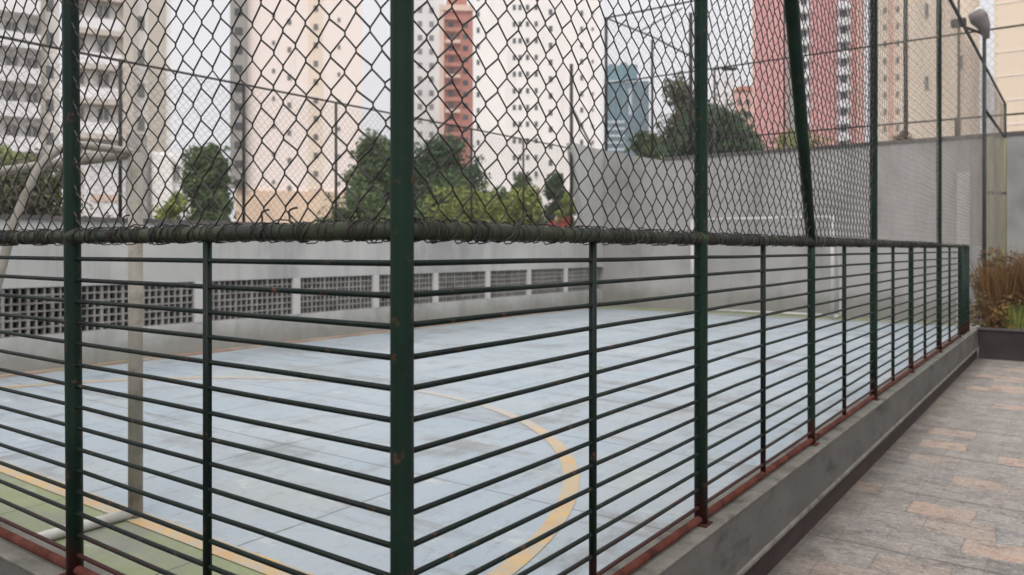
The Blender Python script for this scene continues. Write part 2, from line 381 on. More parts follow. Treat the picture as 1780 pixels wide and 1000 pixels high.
# ------------------------------------------------------------------ chain link
def chain_link(x0, x1, z0, z1, r=.0027, p=.0445, hp=.0448, wob=.006, seg=4, seed=0, near_corner=True, ystagger=.0025):
    mb = MB(); n = int((x1-x0)/p); rows = int((z1-z0)/hp)
    for i in range(n):
        base = x0+i*p; pts = []
        for j2 in range(2*rows+1):
            j = j2//2; x = base + (p if (j+i) % 2 else 0); z = z0+j*hp+(-.1 if j2 % 2 == 0 else .1)*hp
            k = Vector((x*1.7+seed, z*1.7, seed)); k2 = Vector((x*9+seed, z*9, 3.3))
            w = wob*(1+(3.2*math.exp(-(x-x0)/.09) if near_corner else 0))
            dx = noise.noise(k)*w*2.2 + noise.noise(k2)*w*.55
            dz = noise.noise(k+Vector((5,5,5)))*w*2.2 + noise.noise(k2+Vector((9,1,2)))*w*.7
            dy = noise.noise(k*.6+Vector((2,8,1)))*.02
            pts.append((x+dx, dy+(ystagger if j % 2 else -ystagger), z+dz))
        mb.tube(pts, r, seg, cap=False)
    return mb
def tie_wires(x0, x1, z, R0, step=.03, r=.0024, seed=1, sgn=1):
    """one wire wound along the rail with uneven pitch and loose loops"""
    rnd = random.Random(seed); mb = MB(); x = x0; a = 0; pts = []
    while x < x1:
        pit = step*rnd.choice((.25, .3, .5, 1, 1.8, 2.2)); tilt = rnd.uniform(-.35, .35); loose = rnd.choice((.001, .001, .002, .004, .009))
        for k in range(9):
            q = k/9; rr = R0+r+loose*math.sin(math.pi*q)
            pts.append((x+pit*q+tilt*R0*math.sin(a), math.cos(a)*rr, z+math.sin(a)*rr)); a += sgn*2*math.pi/9
        x += pit
    mb.tube(pts, r, 5)
    return mb
# ------------------------------------------------------------------ the near fence, two runs
RZ = 1.543; TOP = 4.36; BZ = PT+.028
BARS = [1.469-.0702*k for k in range(15)]
PR = .0262
def post_mesh(name, z1, r=PR, z0=PT-.002, lean=0, bentz=None):
    mb = MB(); zs = [z0+(z1-z0)*k/8 for k in range(9)]
    mb.tube([(lean*(z-z0), 0, z) for z in zs], r, 16)
    return mb
def thin_mesh(): return MB().tube([(0,0,BZ), (0,0,1.0), (0,0,RZ)], .0125, 10)
def foot_plate(parent):
    return MB().box(-.036, .036, -.036, .036, PT+.001, PT+.007).build('foot_plate', M['red'], parent, bevel=.002)
def weld_collar(parent, z):
    return MB().tube([(0,0,z-.03), (0,0,z-.024), (0,0,z+.024), (0,0,z+.03)], [.027, .0305, .0305, .027], 16).build('rail_collar', M['rail'], parent)
def fence_run(root, length, tall, short, thin, bar_len, mesh_from, mesh_to, seed, with_corner=False):
    tm = None
    for x in thin:
        if tm is None: tm = thin_mesh().mesh('upright', M['green_thin'])
        child('upright', tm, root, (x, 0, 0))
    for (x, lean, z1) in tall:
        o = post_mesh('post', z1, lean=lean).build('post', M['green'], root, (x, 0, 0))
        foot_plate(o)
    for x in short:
        o = post_mesh('post', RZ+.01, r=.021).build('post', M['green'], root, (x, 0, 0)); foot_plate(o)
    rnd = random.Random(seed)
    for z in BARS:
        n = max(3, int(bar_len/.5)); 
        pts = [(.0+bar_len*k/n, rnd.uniform(-.002, .002), z+rnd.uniform(-.0022, .0022)) for k in range(n+1)]
        MB().tube(pts, .0071, 8).build('bar', M['green_thin'], root)
    n = int(bar_len/.25)
    MB().tube([(bar_len*k/n, 0, RZ+noise.noise(Vector((k*.3, seed, 0)))*.004) for k in range(n+1)], .0215, 12).build('top_rail', M['rail'], root)
    MB().tube([(.0, 0, BZ-.006), (bar_len*.5, 0, BZ-.004), (bar_len, 0, BZ-.006)], .0155, 12).build('bottom_rail', M['red'], root)
    tie_wires(.03, min(bar_len, 8), RZ, .0215, r=.0017, seed=seed).build('tie_wire', M['wire'], root)
    tie_wires(.03, min(bar_len, 8), RZ+.003, .0225, step=.08, r=.0019, seed=seed+5, sgn=-1).build('tie_wire', M['wire'], root)
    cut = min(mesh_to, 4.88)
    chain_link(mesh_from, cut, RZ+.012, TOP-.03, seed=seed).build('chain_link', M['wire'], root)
    if cut < mesh_to: chain_link(cut+.02, mesh_to, RZ+.012, TOP-.03, r=.0016, seed=seed, near_corner=False).build('chain_link', M['wire_light'], root)  # past the cut the wire is paler and thinner, as if overexposed
    MB().tube([(0,0,TOP), (length,0,TOP)], .021, 12).build('high_rail', M['green'], root)

rf = thing('court_fence', 'dark green fence run receding right from the corner post, horizontal bars below wire mesh', 'fence', (FX, FY, 0), R(90), 'near green fence round the court corner')
T = lambda t: t-FY
fence_run(rf, T(18.25), [(0, 0, TOP+.02), (T(2.96), 0, TOP), (T(6.15), .003, TOP), (T(9.38), -.002, TOP), (T(14.1), 0, TOP), (T(18.2), 0, TOP)],
          [T(4.53), T(7.69), T(11.1)], [T(x) for x in (2.11, 3.71, 5.28, 6.87, 8.45, 10.19, 11.75)], T(11.2), .0, T(18.2), 3)
# the leaning member that rises from the rail joint
MB().tube([(T(4.53), 0, RZ-.02), (T(4.30), -.02, RZ+.52), (T(3.93), -.06, 2.80), (T(3.1), -.13, TOP-.02)], [.026, .031, .036, .036], 14).build('leaning_brace', M['green'], rf)
for x in (T(2.96), T(4.53), T(6.15)):
    MB().tube([(x-.03,0,RZ), (x-.02,0,RZ), (x+.02,0,RZ), (x+.03,0,RZ)], [.024, .028, .028, .024], 12).build('rail_collar', M['rail'], rf)
MB().tube([(T(14.1),0,3.68), (T(18.2),0,3.70)], .021, 8).build('middle_rail', M['green'], rf)
# last narrow section by the planter: two plain uprights to the ground
lf = thing('court_fence', 'dark green fence run left of the corner post, with one slightly leaning post', 'fence', (FX, FY, 0), R(180), 'near green fence round the court corner')
fence_run(lf, 4.6, [(2.716-1.22, .0165, TOP), (4.2-1.22, 0, TOP)], [], [.74, 2.24, 3.7], 4.6, .0, 4.6, 11)
for x in (1.496,):
    MB().tube([(x-.03,0,RZ), (x-.02,0,RZ), (x+.02,0,RZ), (x+.03,0,RZ)], [.024, .028, .028, .024], 12).build('rail_collar', M['rail'], lf)
rw = random.Random(4)
for k, x in enumerate((.36, .47, 1.15)):
    r0 = rw.uniform(.011, .017); pts = [(x+r0*math.sin(q*.33)*(1+q*.05), .012+.003*math.sin(q), RZ+.022+r0*1.1*(1-math.cos(q*.30))+.001*q) for q in range(14)]
    MB().tube(pts, .0026, 6).build('loose_wire', M['wire'], lf)
gt = thing('side_gate', 'narrow green barred gate between the low wall end and the planter', 'gate', (FX, 11.42, 0), R(90))
for x in (0, .28, .56): MB().tube([(x,0,.02), (x,0,RZ)], .021, 12).build('upright', M['green'], gt)
for z in BARS + [BARS[-1]-.07*k for k in range(1, 6)]: MB().tube([(0,0,z), (.56,0,z)], .006, 8).build('bar', M['green_thin'], gt)
MB().tube([(0,0,RZ), (.56,0,RZ)], .021, 12).build('top_rail', M['rail'], gt)

# ------------------------------------------------------------------ side wall with lattice band
SX = -10.3
sw = thing('lattice_wall', 'long grey wall with a band of square-holed concrete lattice along the court side', 'wall', (SX, 0, 0), R(90))
# local x = world y, local +y = world -x (away from the court)
Y0, Y1, WT = -1.0, 18.38, 1.86
MB().box(Y0, Y1, 0, .18, 0, .45).build('lower_wall', M['wall'], sw)
MB().prism([(Y0, 1.04), (Y1, 1.04), (Y1, 4.14), (16.8, 4.17), (17.05, 3.2), (17.45, WT), (Y0, WT)], 0, .18).build('upper_wall', M['wall'], sw)
MB().box(Y0, 17.44, -.03, .21, WT, WT+.06).build('coping', M['coping'], sw)
pil = [-.3, 1.4, 3.1, 4.82, 6.54, 8.28, 10.05, 11.67, 13.35, 14.9, 16.5, 18.2]
bm = None
for a, c in zip(pil, pil[1:]):
    MB().box(a-.07, a+.07, -.012, .19, .45, 1.04).build('pilaster', M['wall_light'], sw)
    lb = MB(); w = c-a-.14; nx = max(4, round(w/.092)); nzr = 6; th = .019
    for i in range(nx+1): 
        t2 = th*(1.9 if i % 3 == 0 else 1); x = a+.07+w*i/nx; lb.box(x-t2/2, x+t2/2, .03, .12, .45, 1.04)
    for j in range(nzr+1):
        z = .45+.59*j/nzr; lb.box(a+.07, c-.07, .027, .123, max(.45, z-th*.5), min(1.04, z+th*.5))
    lb.build('lattice', M['lattice'], sw)
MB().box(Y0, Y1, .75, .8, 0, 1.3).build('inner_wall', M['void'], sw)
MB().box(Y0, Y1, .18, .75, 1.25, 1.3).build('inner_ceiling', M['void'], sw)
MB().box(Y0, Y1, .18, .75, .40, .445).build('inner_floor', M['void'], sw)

# back wall
BY = 18.4
bw = thing('end_wall', 'tall plain grey wall closing the far end of the court and path', 'wall', (0, BY, 0))
MB().prism([(-10.48, 0), (9, 0), (9, 3.76), (-8.63, 3.76), (-10.48, 4.18)], 0, .25).build('wall_body', M['wall_back'], bw)
MB().box(-8.6, 9, -.03, .28, 3.76, 3.83).build('coping', M['coping'], bw)
MB().box(-2.07, -1.83, -.05, -.002, 0, 3.07).build('pilaster', M['wall_light'], bw)

# fence above side wall
sf = thing('side_fence', 'thin rusty wire mesh fence on slim posts above the lattice wall', 'fence', (SX-.09, 0, WT+.06), R(90))
SZ = 4.04-WT-.06
pm = MB().tube([(0,0,-.05), (0,0,SZ)], .024, 8).mesh('post', M['pole'])
for y in (-.2, 1.7, 3.6, 5.44, 7.35, 9.19, 11.05, 12.9, 14.8): child('post', pm, sf, (y, 0, 0))
MB().tube([(-.2,0,SZ), (5,0,SZ-.02), (16.9,0,SZ)], .018, 8).build('top_rail', M['pole'], sf)
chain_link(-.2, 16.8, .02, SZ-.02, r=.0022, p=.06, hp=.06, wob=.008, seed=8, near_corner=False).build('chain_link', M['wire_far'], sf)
MB().tube([(16.9,0,-.4), (16.9,0,6.1-WT)], .045, 10).build('tall_post', M['pole'], sf)
MB().tube([(16.95,0,5.0-WT), (17.9,0,4.15-WT)], .025, 8).build('brace', M['pole'], sf)
# fence above end wall
ef = thing('end_fence', 'high thin rail fence with guy wire rising above the tall grey end wall', 'fence', (0, BY+.12, 3.8))
for x, z0, z1, r in ((-10.3, .3, 7.69-3.8, .045), (-8.95, 0, 3.1, .035), (-7.9, 0, 3.6, .05), (-3.04, 0, 4.0, .045), (-2.05, 0, 3.6, .022), (-5.6, 0, 3.6, .02)):
    MB().tube([(x,0,z0-.06), (x,0,z1)], r, 8).build('post', M['pole'], ef)
MB().tube([(-2.07,0,0), (-2.07,0,.42)], .055, 8).build('post_sleeve', M['pole'], ef)
for za, zb, r in ((7.69, 7.69, .025), (5.94, 5.94, .02), (4.22, 4.15, .02)):
    xa = -10.3 if za > 5 else -8.5
    MB().tube([(xa,0,za-3.8), (9,0,zb-3.8)], r, 6).build('rail', M['pole'], ef)
MB().tube([(-10.3,-.05,3.89), (-8.9,-.05,3.15), (-7.85,-.05,2.49)], .022, 6).build('guy_wire', M['pole'], ef)
MB().tube([(-9.3,-.05,3.35), (-8.1,-.05,3.75)], .018, 6).build('guy_wire', M['pole'], ef)
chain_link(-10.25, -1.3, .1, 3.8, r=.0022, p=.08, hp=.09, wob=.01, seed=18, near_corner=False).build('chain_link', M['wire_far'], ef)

# ------------------------------------------------------------------ goals
M['white_far'] = noisy('far_goal_paint', (.42, .41, .39), (.50, .49, .465), 5, .5)
def goal(name, label, x_near, x_far, y, back, H, loc_group, gm='white_metal'):
    r = .039
    gx = (x_near+x_far)/2
    o = thing(name, label, 'goal', (gx, y, 0), 0, loc_group); hw = abs(x_near-x_far)/2
    for s in (-1, 1):
        MB().tube([(s*hw,0,.006), (s*hw,0,H)], r, 14).build('post', M[gm], o)
        sx = s*(hw)
        d = back
        MB().tube([(sx,0,.035), (sx,d*1.12,.035)], .03, 10).build('base_bar', M['white_far'], o)
        pts = [(sx,0,H), (sx,d*.25,H+.01), (sx,d*.45,H+.0), (sx,d*.62,H-.10), (sx,d*.78,H-.38), (sx,d*.92,H-.8), (sx,d*1.05,1.0), (sx,d*1.12,.5), (sx,d*1.12,.03)]
        fine = []
        for i in range(len(pts)-1):
            p0 = Vector(pts[max(i-1,0)]); p1 = Vector(pts[i]); p2 = Vector(pts[i+1]); p3 = Vector(pts[min(i+2,len(pts)-1)])
            for k in range(4):
                q = k/4; fine.append(.5*((2*p1)+(-p0+p2)*q+(2*p0-5*p1+4*p2-p3)*q*q+(-p0+3*p1-3*p2+p3)*q**3))
        fine.append(Vector(pts[-1]))
        MB().tube(fine, .022, 10).build('net_hoop', M[gm], o)
    MB().tube([(-hw,0,H), (hw,0,H)], r*.8, 14).build('crossbar', M[gm], o)
    MB().tube([(-hw,back*1.12,.035), (hw,back*1.12,.035)], .03, 10).build('ground_bar', M[gm], o)
    return o
goal('goal', 'near white futsal goal standing on the yellow goal line by the fence', -4.285, -7.55, GL, -.78, 2.04, 'white court goals')
goal('goal', 'far white futsal goal in front of the tall end wall', -4.32, -7.49, GF+.1, .6, 2.2, 'white court goals', 'white_far')

# ------------------------------------------------------------------ planter, pipes, floodlight
pl = thing('planter_box', 'dark brown planter trough across the end of the path', 'planter', (-1.15, 12.55, 0))
MB().box(0, 4.5, 0, .06, 0, .40).build('front_panel', M['planter'], pl, bevel=.01)
MB().box(0, 4.5, .9, .96, 0, .40).build('rear_panel', M['planter'], pl, bevel=.01)
MB().box(0, .06, .06, .9, 0, .40).build('end_panel', M['planter'], pl)
MB().box(4.44, 4.5, .06, .9, 0, .40).build('end_panel', M['planter'], pl)
MB().box(-.03, 4.53, -.03, .02, .40, .43).build('rim', noisy('planter_rim', (.07, .06, .058), (.11, .095, .09), 4, .8), pl)
MB().box(.06, 4.44, .06, .9, .3, .36).build('soil', M['soil'], pl)
def blades(n, rad, h, mat, rnd, w=.022, droop=.35):
    mb = MB()
    for _ in range(n):
        a = rnd.uniform(0, 6.283); r0 = rnd.uniform(0, rad*.5); x, y = r0*math.cos(a), r0*math.sin(a)
        a2 = a+rnd.uniform(-.6, .6); L = h*rnd.uniform(.45, 1.0); out = rnd.uniform(.05, droop)*L; W = w*rnd.uniform(.6, 1.3)
        px_, py_ = -math.sin(a2)*W, math.cos(a2)*W; prev = None
        for k in range(5):
            q = k/4; ww = (1-q**2)*1.0; c = Vector((x+math.cos(a2)*out*q**1.6, y+math.sin(a2)*out*q**1.6, L*q*(1-.12*q)))
            A = c+Vector((px_, py_, 0))*ww; B = c-Vector((px_, py_, 0))*ww
            if prev: mb.quad(prev[0], prev[1], B, A)
            prev = (A, B)
    return mb
def leaf_cloud(mb, rnd, c, rad, n, size, flat=1.0):
    for _ in range(n):
        while True:
            v = Vector((rnd.uniform(-1,1), rnd.uniform(-1,1), rnd.uniform(-1,1)))
            if .15 < v.length < 1: break
        v = v.normalized()*(v.length**.5)
        p = Vector(c)+Vector((v.x*rad[0], v.y*rad[1], v.z*rad[2]))
        nrm = (v+Vector((rnd.uniform(-1,1), rnd.uniform(-1,1), rnd.uniform(-.3,1.2)))*.8).normalized()
        t1 = nrm.orthogonal().normalized(); t1.rotate(Matrix.Rotation(rnd.uniform(0, 6.28), 3, nrm)); t2 = nrm.cross(t1)
        s1 = size*rnd.uniform(.55, 1.3); s2 = s1*rnd.uniform(.4, .7)
        mb.quad(p-t1*s1, p-t2*s2, p+t1*s1, p+t2*s2)
pinfo = [(.22, .45, 1.05, 'autumn', 'mixed yellow and rust reedy plant at the left end of the planter'),
         (.62, .5, 1.2, 'autumn', 'taller yellow and rust reedy plant second from left in the planter'),
         (.42, .25, .45, 'lime', 'low lime green plant at the front edge of the planter'),
         (1.1, .5, 1.15, 'rust', 'reddish brown reedy plant third along the planter'),
         (1.6, .5, 1.1, 'autumn', 'yellow and rust reedy plant at the middle of the planter'),
         (2.3, .5, 1.1, 'rust', 'reddish brown reedy plant towards the right of the planter')]
for i, (x, y, h, mk, lab) in enumerate(pinfo):
    rnd = random.Random(50+i)
    o = thing('reedy_plant', lab, 'plant', (-1.15+x, 12.55+y, .35), 0, 'plants in the dark planter')
    blades(520, .44, h*1.18, LM[mk], rnd, .016, .38).build('foliage', LM[mk], o)
    mb = MB()
    for k in range(12): leaf_cloud(mb, rnd, (rnd.uniform(-.25,.25), rnd.uniform(-.2,.2), h*rnd.uniform(.05,1.02)), (.16,.16,.16), 190, .026)
    mb.build('leaves', LM['autumn' if i % 3 else 'rust'], o)
    mb = MB()
    for k in range(14):
        a = rnd.uniform(0, 6.28); mb.tube([(0.1*math.cos(a),.1*math.sin(a),-.02), (.15*math.cos(a),.15*math.sin(a),h*.5), (.25*math.cos(a),.25*math.sin(a),h*.85)], .006, 5)
    mb.build('stem', M['trunk'], o)
for px_, D_, r_, lab in ((1722, 15.2, .05, 'left of two olive drainpipes standing before the end wall'), (1741, 15.4, .075, 'right, thicker of two olive drainpipes standing before the end wall')):
    p = at(px_, D_); o = thing('drainpipe', lab, 'pipe', p, 0, 'olive pipes at the end wall')
    MB().tube([(0,0,0), (0,0,1.9), (0,0,3.68)], r_, 12).build('pipe', M['olive'], o)
    for z in (.9, 2.6): MB().tube([(0,0,z-.03), (0,0,z+.03)], r_+.008, 12).build('clip', M['pole'], o)
fl = thing('floodlight', 'grey floodlight on a pole rising beside the far end of the fence', 'floodlight', at(1711, 11.6), 0)
MB().tube([(0,0,0), (0,0,4.62)], .026, 10).build('pole', M['pole'], fl)
MB().tube([(0,0,4.6), (.02,0,4.66), (-.34*CA,-.34*SA,4.80)], .02, 8).build('arm', M['pole'], fl)
hd = MB().tube([(-.10,-.05,4.98), (-.06,-.06,4.90), (.0,-.02,4.78), (.03,0,4.60)], [.11, .125, .085, .04], 14).build('lamp_head', M['lamp_grey'], fl)
MB().tube([(-.125,-.052,5.02), (-.104,-.05,4.985)], .1, 14).build('lens', M['lamp_glass'], hd)
cb = MB().box(-.38*CA-.10, -.38*CA+.10, -.38*SA-.05, -.38*SA+.05, 4.78, 4.90).build('ballast_box', M['pole'], fl, bevel=.02)

# ------------------------------------------------------------------ trees and shrubs
def tree(name, label, cat, x0, x1, ytop, ybot, D, mk, seed, n=14, leaves=110, size=.11, loose=1.0, group='trees beyond the court walls', trunk=True):
    n = int(n*1.9)
    rnd = random.Random(seed); W = (x1-x0)*D/F; z1 = EYE+(HY-ytop)*D/F; z0 = max(.2, EYE+(HY-ybot)*D/F-.8)
    o = thing(name, label, cat, at((x0+x1)/2, D), AZ, group)
    H = z1-z0; mb = MB(); cs = []
    for k in range(n):
        zz = rnd.uniform(.12, .86); ww = (1-abs(zz-.42)**2*2.4)*W*.5*loose*rnd.uniform(.6, 1.1)
        c = (rnd.uniform(-1,1)*ww*.75, rnd.uniform(-1,1)*ww*.6, z0+H*zz); rr = min(W*rnd.uniform(.09, .21), H*.3)
        cs.append(c); leaf_cloud(mb, rnd, c, (rr, rr, max(min(rr*.9, H*.22), H*.1)), leaves, size)
    for c in list(cs):                        # ragged outer sprigs
        for q in range(3):
            d = Vector((rnd.uniform(-1,1), rnd.uniform(-1,1), rnd.uniform(-.6,1))).normalized()*W*rnd.uniform(.14, .27); p = Vector(c)+d
            if p.z > z1+H*.03: p.z = z1+H*.03*rnd.random()
            leaf_cloud(mb, rnd, p, (W*.045+.05,)*3, 16, size*.85)
    c = (rnd.uniform(-.1,.1)*W, 0, z1-H*.12); cs.append(c); leaf_cloud(mb, rnd, c, (W*.17, W*.17, H*.12), leaves, size)
    mb.build('crown', LM[mk], o)
    if trunk:
        tb = MB(); tr = max(.05, W*.035)
        tb.tube([(0,0,0), (W*.02,0,z0+H*.25), (-W*.02,0,z0+H*.55), (0,0,z0+H*.85)], [tr, tr*.8, tr*.5, tr*.2], 9)
        for c in cs[::2]:
            s = Vector((0,0,z0+H*rnd.uniform(.15,.4))); e = Vector(c); mid = (s+e)/2+Vector((0,0,-.08*H))
            tb.tube([s, mid, e], [tr*.45, tr*.3, tr*.1], 6)
        tb.build('trunk', M['trunk'], o)
    return o
tree('hedge', 'dark tall hedge behind the lattice wall at the left edge, yellow-green on top', 'hedge', -120, 112, 268, 400, 14, 'grey', 1, n=46, leaves=210, size=.05, loose=1.5)
tree('bushy_tree', 'lime sprigs rising on top of the dark hedge at the left edge', 'tree', -40, 60, 246, 330, 14.8, 'lime', 21, n=16, leaves=90, size=.05, loose=1.3)
tree('bushy_tree', 'lime bush against the hedge just left of the second fence post', 'tree', 62, 112, 300, 380, 14.2, 'lime', 22, n=10, leaves=60, size=.05)
tree('evergreen_tree', 'dark green tree left of the peach tower', 'tree', 314, 412, 246, 388, 30, 'mid', 2, n=30, leaves=200, size=.09)
tree('shrub', 'yellow-green shrub at the foot of the dark tree left of the peach tower', 'shrub', 262, 345, 335, 392, 22, 'lime', 3, n=8, leaves=90, size=.07)
tree('leafy_tree', 'dark bushy tree just left of the corner post', 'tree', 598, 716, 226, 394, 32, 'mid', 4, n=34, leaves=180, size=.1)
tree('leafy_tree', 'wide dark tree in front of the red brick tower', 'tree', 690, 838, 232, 392, 34, 'dark', 5, n=32, leaves=240, size=.1, loose=1.2)
tree('shrub', 'low green shrub at the foot of the peach tower', 'shrub', 570, 700, 330, 396, 23, 'mid', 6, n=20, leaves=110, size=.07, loose=1.4)
tree('shrub', 'yellow-green shrub between the corner post and the white tower', 'shrub', 745, 885, 330, 398, 25, 'lime', 7, n=22, leaves=110, size=.07, loose=1.4)
tree('shrub', 'broad mid-green shrub under the brick tower, right of the corner post', 'shrub', 720, 850, 300, 398, 27, 'mid', 31, n=18, leaves=150, size=.075, loose=1.3)
tree('shrub', 'olive-green shrub filling the gap before the white tower foot', 'shrub', 836, 905, 322, 398, 26.5, 'mid', 32, n=12, leaves=120, size=.07, loose=1.3)
tree('leafy_tree', 'green tree below the window columns of the white tower', 'tree', 872, 950, 300, 392, 29, 'mid', 8, n=16, leaves=130, size=.09)
tree('evergreen_tree', 'small round dark tree beside the raised end of the grey wall', 'tree', 935, 990, 296, 390, 28, 'dark', 9, n=14, leaves=150, size=.07)
tree('shrub', 'lime shrub tucked against the raised end of the grey wall', 'shrub', 868, 965, 322, 402, 24, 'lime', 10, n=12, leaves=110, size=.07)
tree('shrub', 'bright green shrub nearest the slanted edge of the grey wall', 'shrub', 965, 1012, 330, 400, 23, 'lime', 12, n=8, leaves=110, size=.06)
tree('flowering_shrub', 'low shrub with pink and red flowers above the court wall', 'shrub', 945, 1012, 376, 398, 20.5, 'flower', 11, n=9, leaves=70, size=.05, loose=1.3, trunk=False)
tree('sparse_tree', 'tall sparse tree behind the grey wall right of the teal tower', 'tree', 1142, 1222, 122, 290, 46, 'grey', 13, n=16, leaves=120, size=.13)
tree('leafy_tree', 'dark spreading tree behind the grey wall left of the pink tower', 'tree', 1170, 1318, 188, 296, 44, 'dark', 14, n=34, leaves=260, size=.13, loose=1.3)
tree('shrub', 'greenish shrub over the sloping end of the grey wall', 'shrub', 1085, 1160, 226, 290, 38, 'mid', 15, n=12, leaves=120, size=.11)
tree('shrub', 'yellow-green shrub over the wall top before the pink tower', 'shrub', 1345, 1440, 230, 268, 30, 'lime', 16, n=10, leaves=70, size=.07, loose=1.3)
tree('shrub', 'small dark red shrub over the wall top before the cream tower', 'shrub', 1550, 1596, 224, 250, 24, 'rust', 17, n=6, leaves=70, size=.05, loose=1.3)

# ------------------------------------------------------------------ towers
def copies(parent, proto, name, spots):
    for i, (x, y, z) in enumerate(spots):
        if i == 0: o = proto
        else:
            o = proto.copy(); COL.objects.link(o)
            for ch in list(proto.children):
                c = ch.copy(); COL.objects.link(c); c.parent = o
        o.parent = parent; o.location = (x, y, z)
def kh(xc, D): return D/F*math.cos(math.atan((xc-CX)/F))     # metres per photo pixel along a facade that faces the court
def window(parent, D, wpx, hpx, spots_px, xc, glass='glass', framed=True):
    """spots_px: list of (px,py) window centres"""
    k = D/F; w, h = wpx*kh(xc, D), hpx*k; ft = min(w, h)*.10
    if framed:
        mb = MB(); mb.box(-w/2, w/2, -.10, .02, -h/2, -h/2+ft); mb.box(-w/2, w/2, -.10, .02, h/2-ft, h/2)
        mb.box(-w/2, -w/2+ft, -.098, .02, -h/2+ft, h/2-ft); mb.box(w/2-ft, w/2, -.098, .02, -h/2+ft, h/2-ft)
        mb.box(-ft*.4, ft*.4, -.09, .02, -h/2+ft, h/2-ft)
        o = mb.build('window', M['frame'])
        MB().box(-w/2+ft*.6, w/2-ft*.6, -.05, .01, -h/2+ft*.6, h/2-ft*.6).build('pane', M[glass], o)
    else:
        o = MB().box(-w/2, w/2, -.06, .02, -h/2, h/2).build('window', M[glass])
    copies(parent, o, 'window', [((px_-xc)*kh(xc, D), -.01, EYE+(HY-py)*k) for px_, py in spots_px])
def tower(name, label, x0, x1, ytop, D, depth, mat, cat='building', group=None, yaw=0):
    xc = (x0+x1)/2; k = kh(xc, D); hw = (x1-x0)/2*k
    o = thing(name, label, cat, at(xc, D), AZ-math.atan((xc-CX)/F)+yaw, group)
    H = EYE+(HY-ytop)*D/F
    MB().box(-hw, hw, 0, depth, 0, H).build('wall', M[mat], o)
    return o, xc, k, H
def panel(o, name, mat, xc, D, x0, x1, y0, y1, out=.3, inn=0.0):
    k = D/F; q = kh(xc, D)
    return MB().box((x0-xc)*q, (x1-xc)*q, -out, -inn, max(0, EYE+(HY-y1)*k), EYE+(HY-y0)*k).build(name, M[mat], o)

G = 'apartment towers behind the court'
# left balcony block
o, xc, k, H = tower('apartment_building', 'cream apartment block with stacked white balconies at the left edge', -220, 112, -260, 68, 18, 'cream_block', group=G)
for y in range(-230, 260, 61):
    mb = MB(); X0, X1 = (-200-xc)*k, (74-xc)*k; z = EYE+(HY-y)*68/F
    mb.box(X0, X1, -1.6, -.003, z-.18, z); mb.box(X0, X1, -1.6, -1.48, z, z+1.15); mb.box(X1-.12, X1, -1.478, -.003, z, z+1.148)
    mb.build('balcony', M['parapet'], o)
sp = [(x, y-33) for y in range(-230, 300, 61) for x in (-90, -30, 22, 60)]
window(o, 68, 26, 30, sp, xc, 'glass2')
sp = [(x, y-26) for y in range(-230, 300, 61) for x in (94,)]
window(o, 68, 14, 22, sp, xc, 'glass2', framed=False)
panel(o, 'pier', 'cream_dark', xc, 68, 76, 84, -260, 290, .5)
# second left block
o, xc, k, H = tower('apartment_building', 'taupe and cream apartment block with dark window column right of the second fence post', 112, 300, -260, 74, 16, 'cream_block', group=G)
for y in range(-235, 300, 59):
    mb = MB(); X0, X1 = (112-xc)*k+.01, (212-xc)*k; z = EYE+(HY-y)*74/F
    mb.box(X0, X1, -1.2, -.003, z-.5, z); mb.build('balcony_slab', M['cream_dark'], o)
    mb = MB().box(X0, X1, -1.2, -1.1, z+.003, z+1.0); mb.build('parapet', M['parapet'], o)
window(o, 74, 22, 24, [(x, y-36) for y in range(-235, 300, 59) for x in (138, 180)], xc, 'glass2')
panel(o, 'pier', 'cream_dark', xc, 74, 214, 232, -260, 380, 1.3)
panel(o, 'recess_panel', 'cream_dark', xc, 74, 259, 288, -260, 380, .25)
window(o, 74, 22, 22, [(274, y) for y in range(-220, 380, 59)], xc, 'glass')
window(o, 74, 12, 24, [(246, y) for y in range(-200, 380, 59)], xc, 'glass2', framed=False)
# low annex
o, xc, k, H = tower('annex_building', 'low pale annex in front of the taupe block, white wall with red patch', 148, 322, 262, 50, 8, 'parapet')
panel(o, 'pillar', 'grey_strip', xc, 50, 219, 256, 236, 392, .9)
panel(o, 'lintel', 'cream_dark', xc, 50, 146, 219, 262, 272, .5)
panel(o, 'red_band', 'brick_trim', xc, 50, 160, 205, 340, 352, .06)
panel(o, 'side_bay', 'cream_block', xc, 50, 264, 300, 268, 392, .5)
window(o, 50, 14, 26, [(308, 300), (308, 345), (282, 350)], xc, 'glass2')
# peach tower
o, xc, k, H = tower('apartment_tower', 'tall plain peach tower with small scattered windows left of the corner post', 414, 632, -220, 82, 17, 'peach_tower', group=G)
panel(o, 'corner_shaft', 'grey_strip', xc, 82, 404, 431, -220, 330, 1.0, -.4)
panel(o, 'base_storey', 'peach_base', xc, 82, 412, 600, 333, 400, .35)
window(o, 82, 13, 12, [(418, y) for y in range(-190, 330, 32)], xc, 'glass', framed=False)
for ch in [c for c in o.children if c.name.startswith('window')]: ch.location.y = -1.03
panel(o, 'recess_strip', 'cream_tower', xc, 82, 536, 560, -220, 330, .15)
window(o, 82, 8, 10, [(549, y) for y in range(-210, 330, 32)], xc, 'glass2', framed=False)
for ch in [c for c in o.children if c.name.startswith('window') and abs(c.location.y+.01) < .001]: ch.location.y = -.16
window(o, 82, 7, 9, [(503, y) for y in range(-200, 330, 48)], xc, 'glass2', framed=False)
window(o, 82, 5, 7, [(x, y) for y in range(-210, 330, 48) for x in (476, 590)], xc, 'glass2', framed=False)
# pale grey behind corner post
o, xc, k, H = tower('apartment_tower', 'pale grey tower seen on either side of the corner post', 700, 772, -60, 210, 25, 'pale_grey', group=G)
window(o, 210, 8, 10, [(x, y) for y in range(-30, 250, 24) for x in (712, 730, 750)], xc, 'glass2', framed=False)
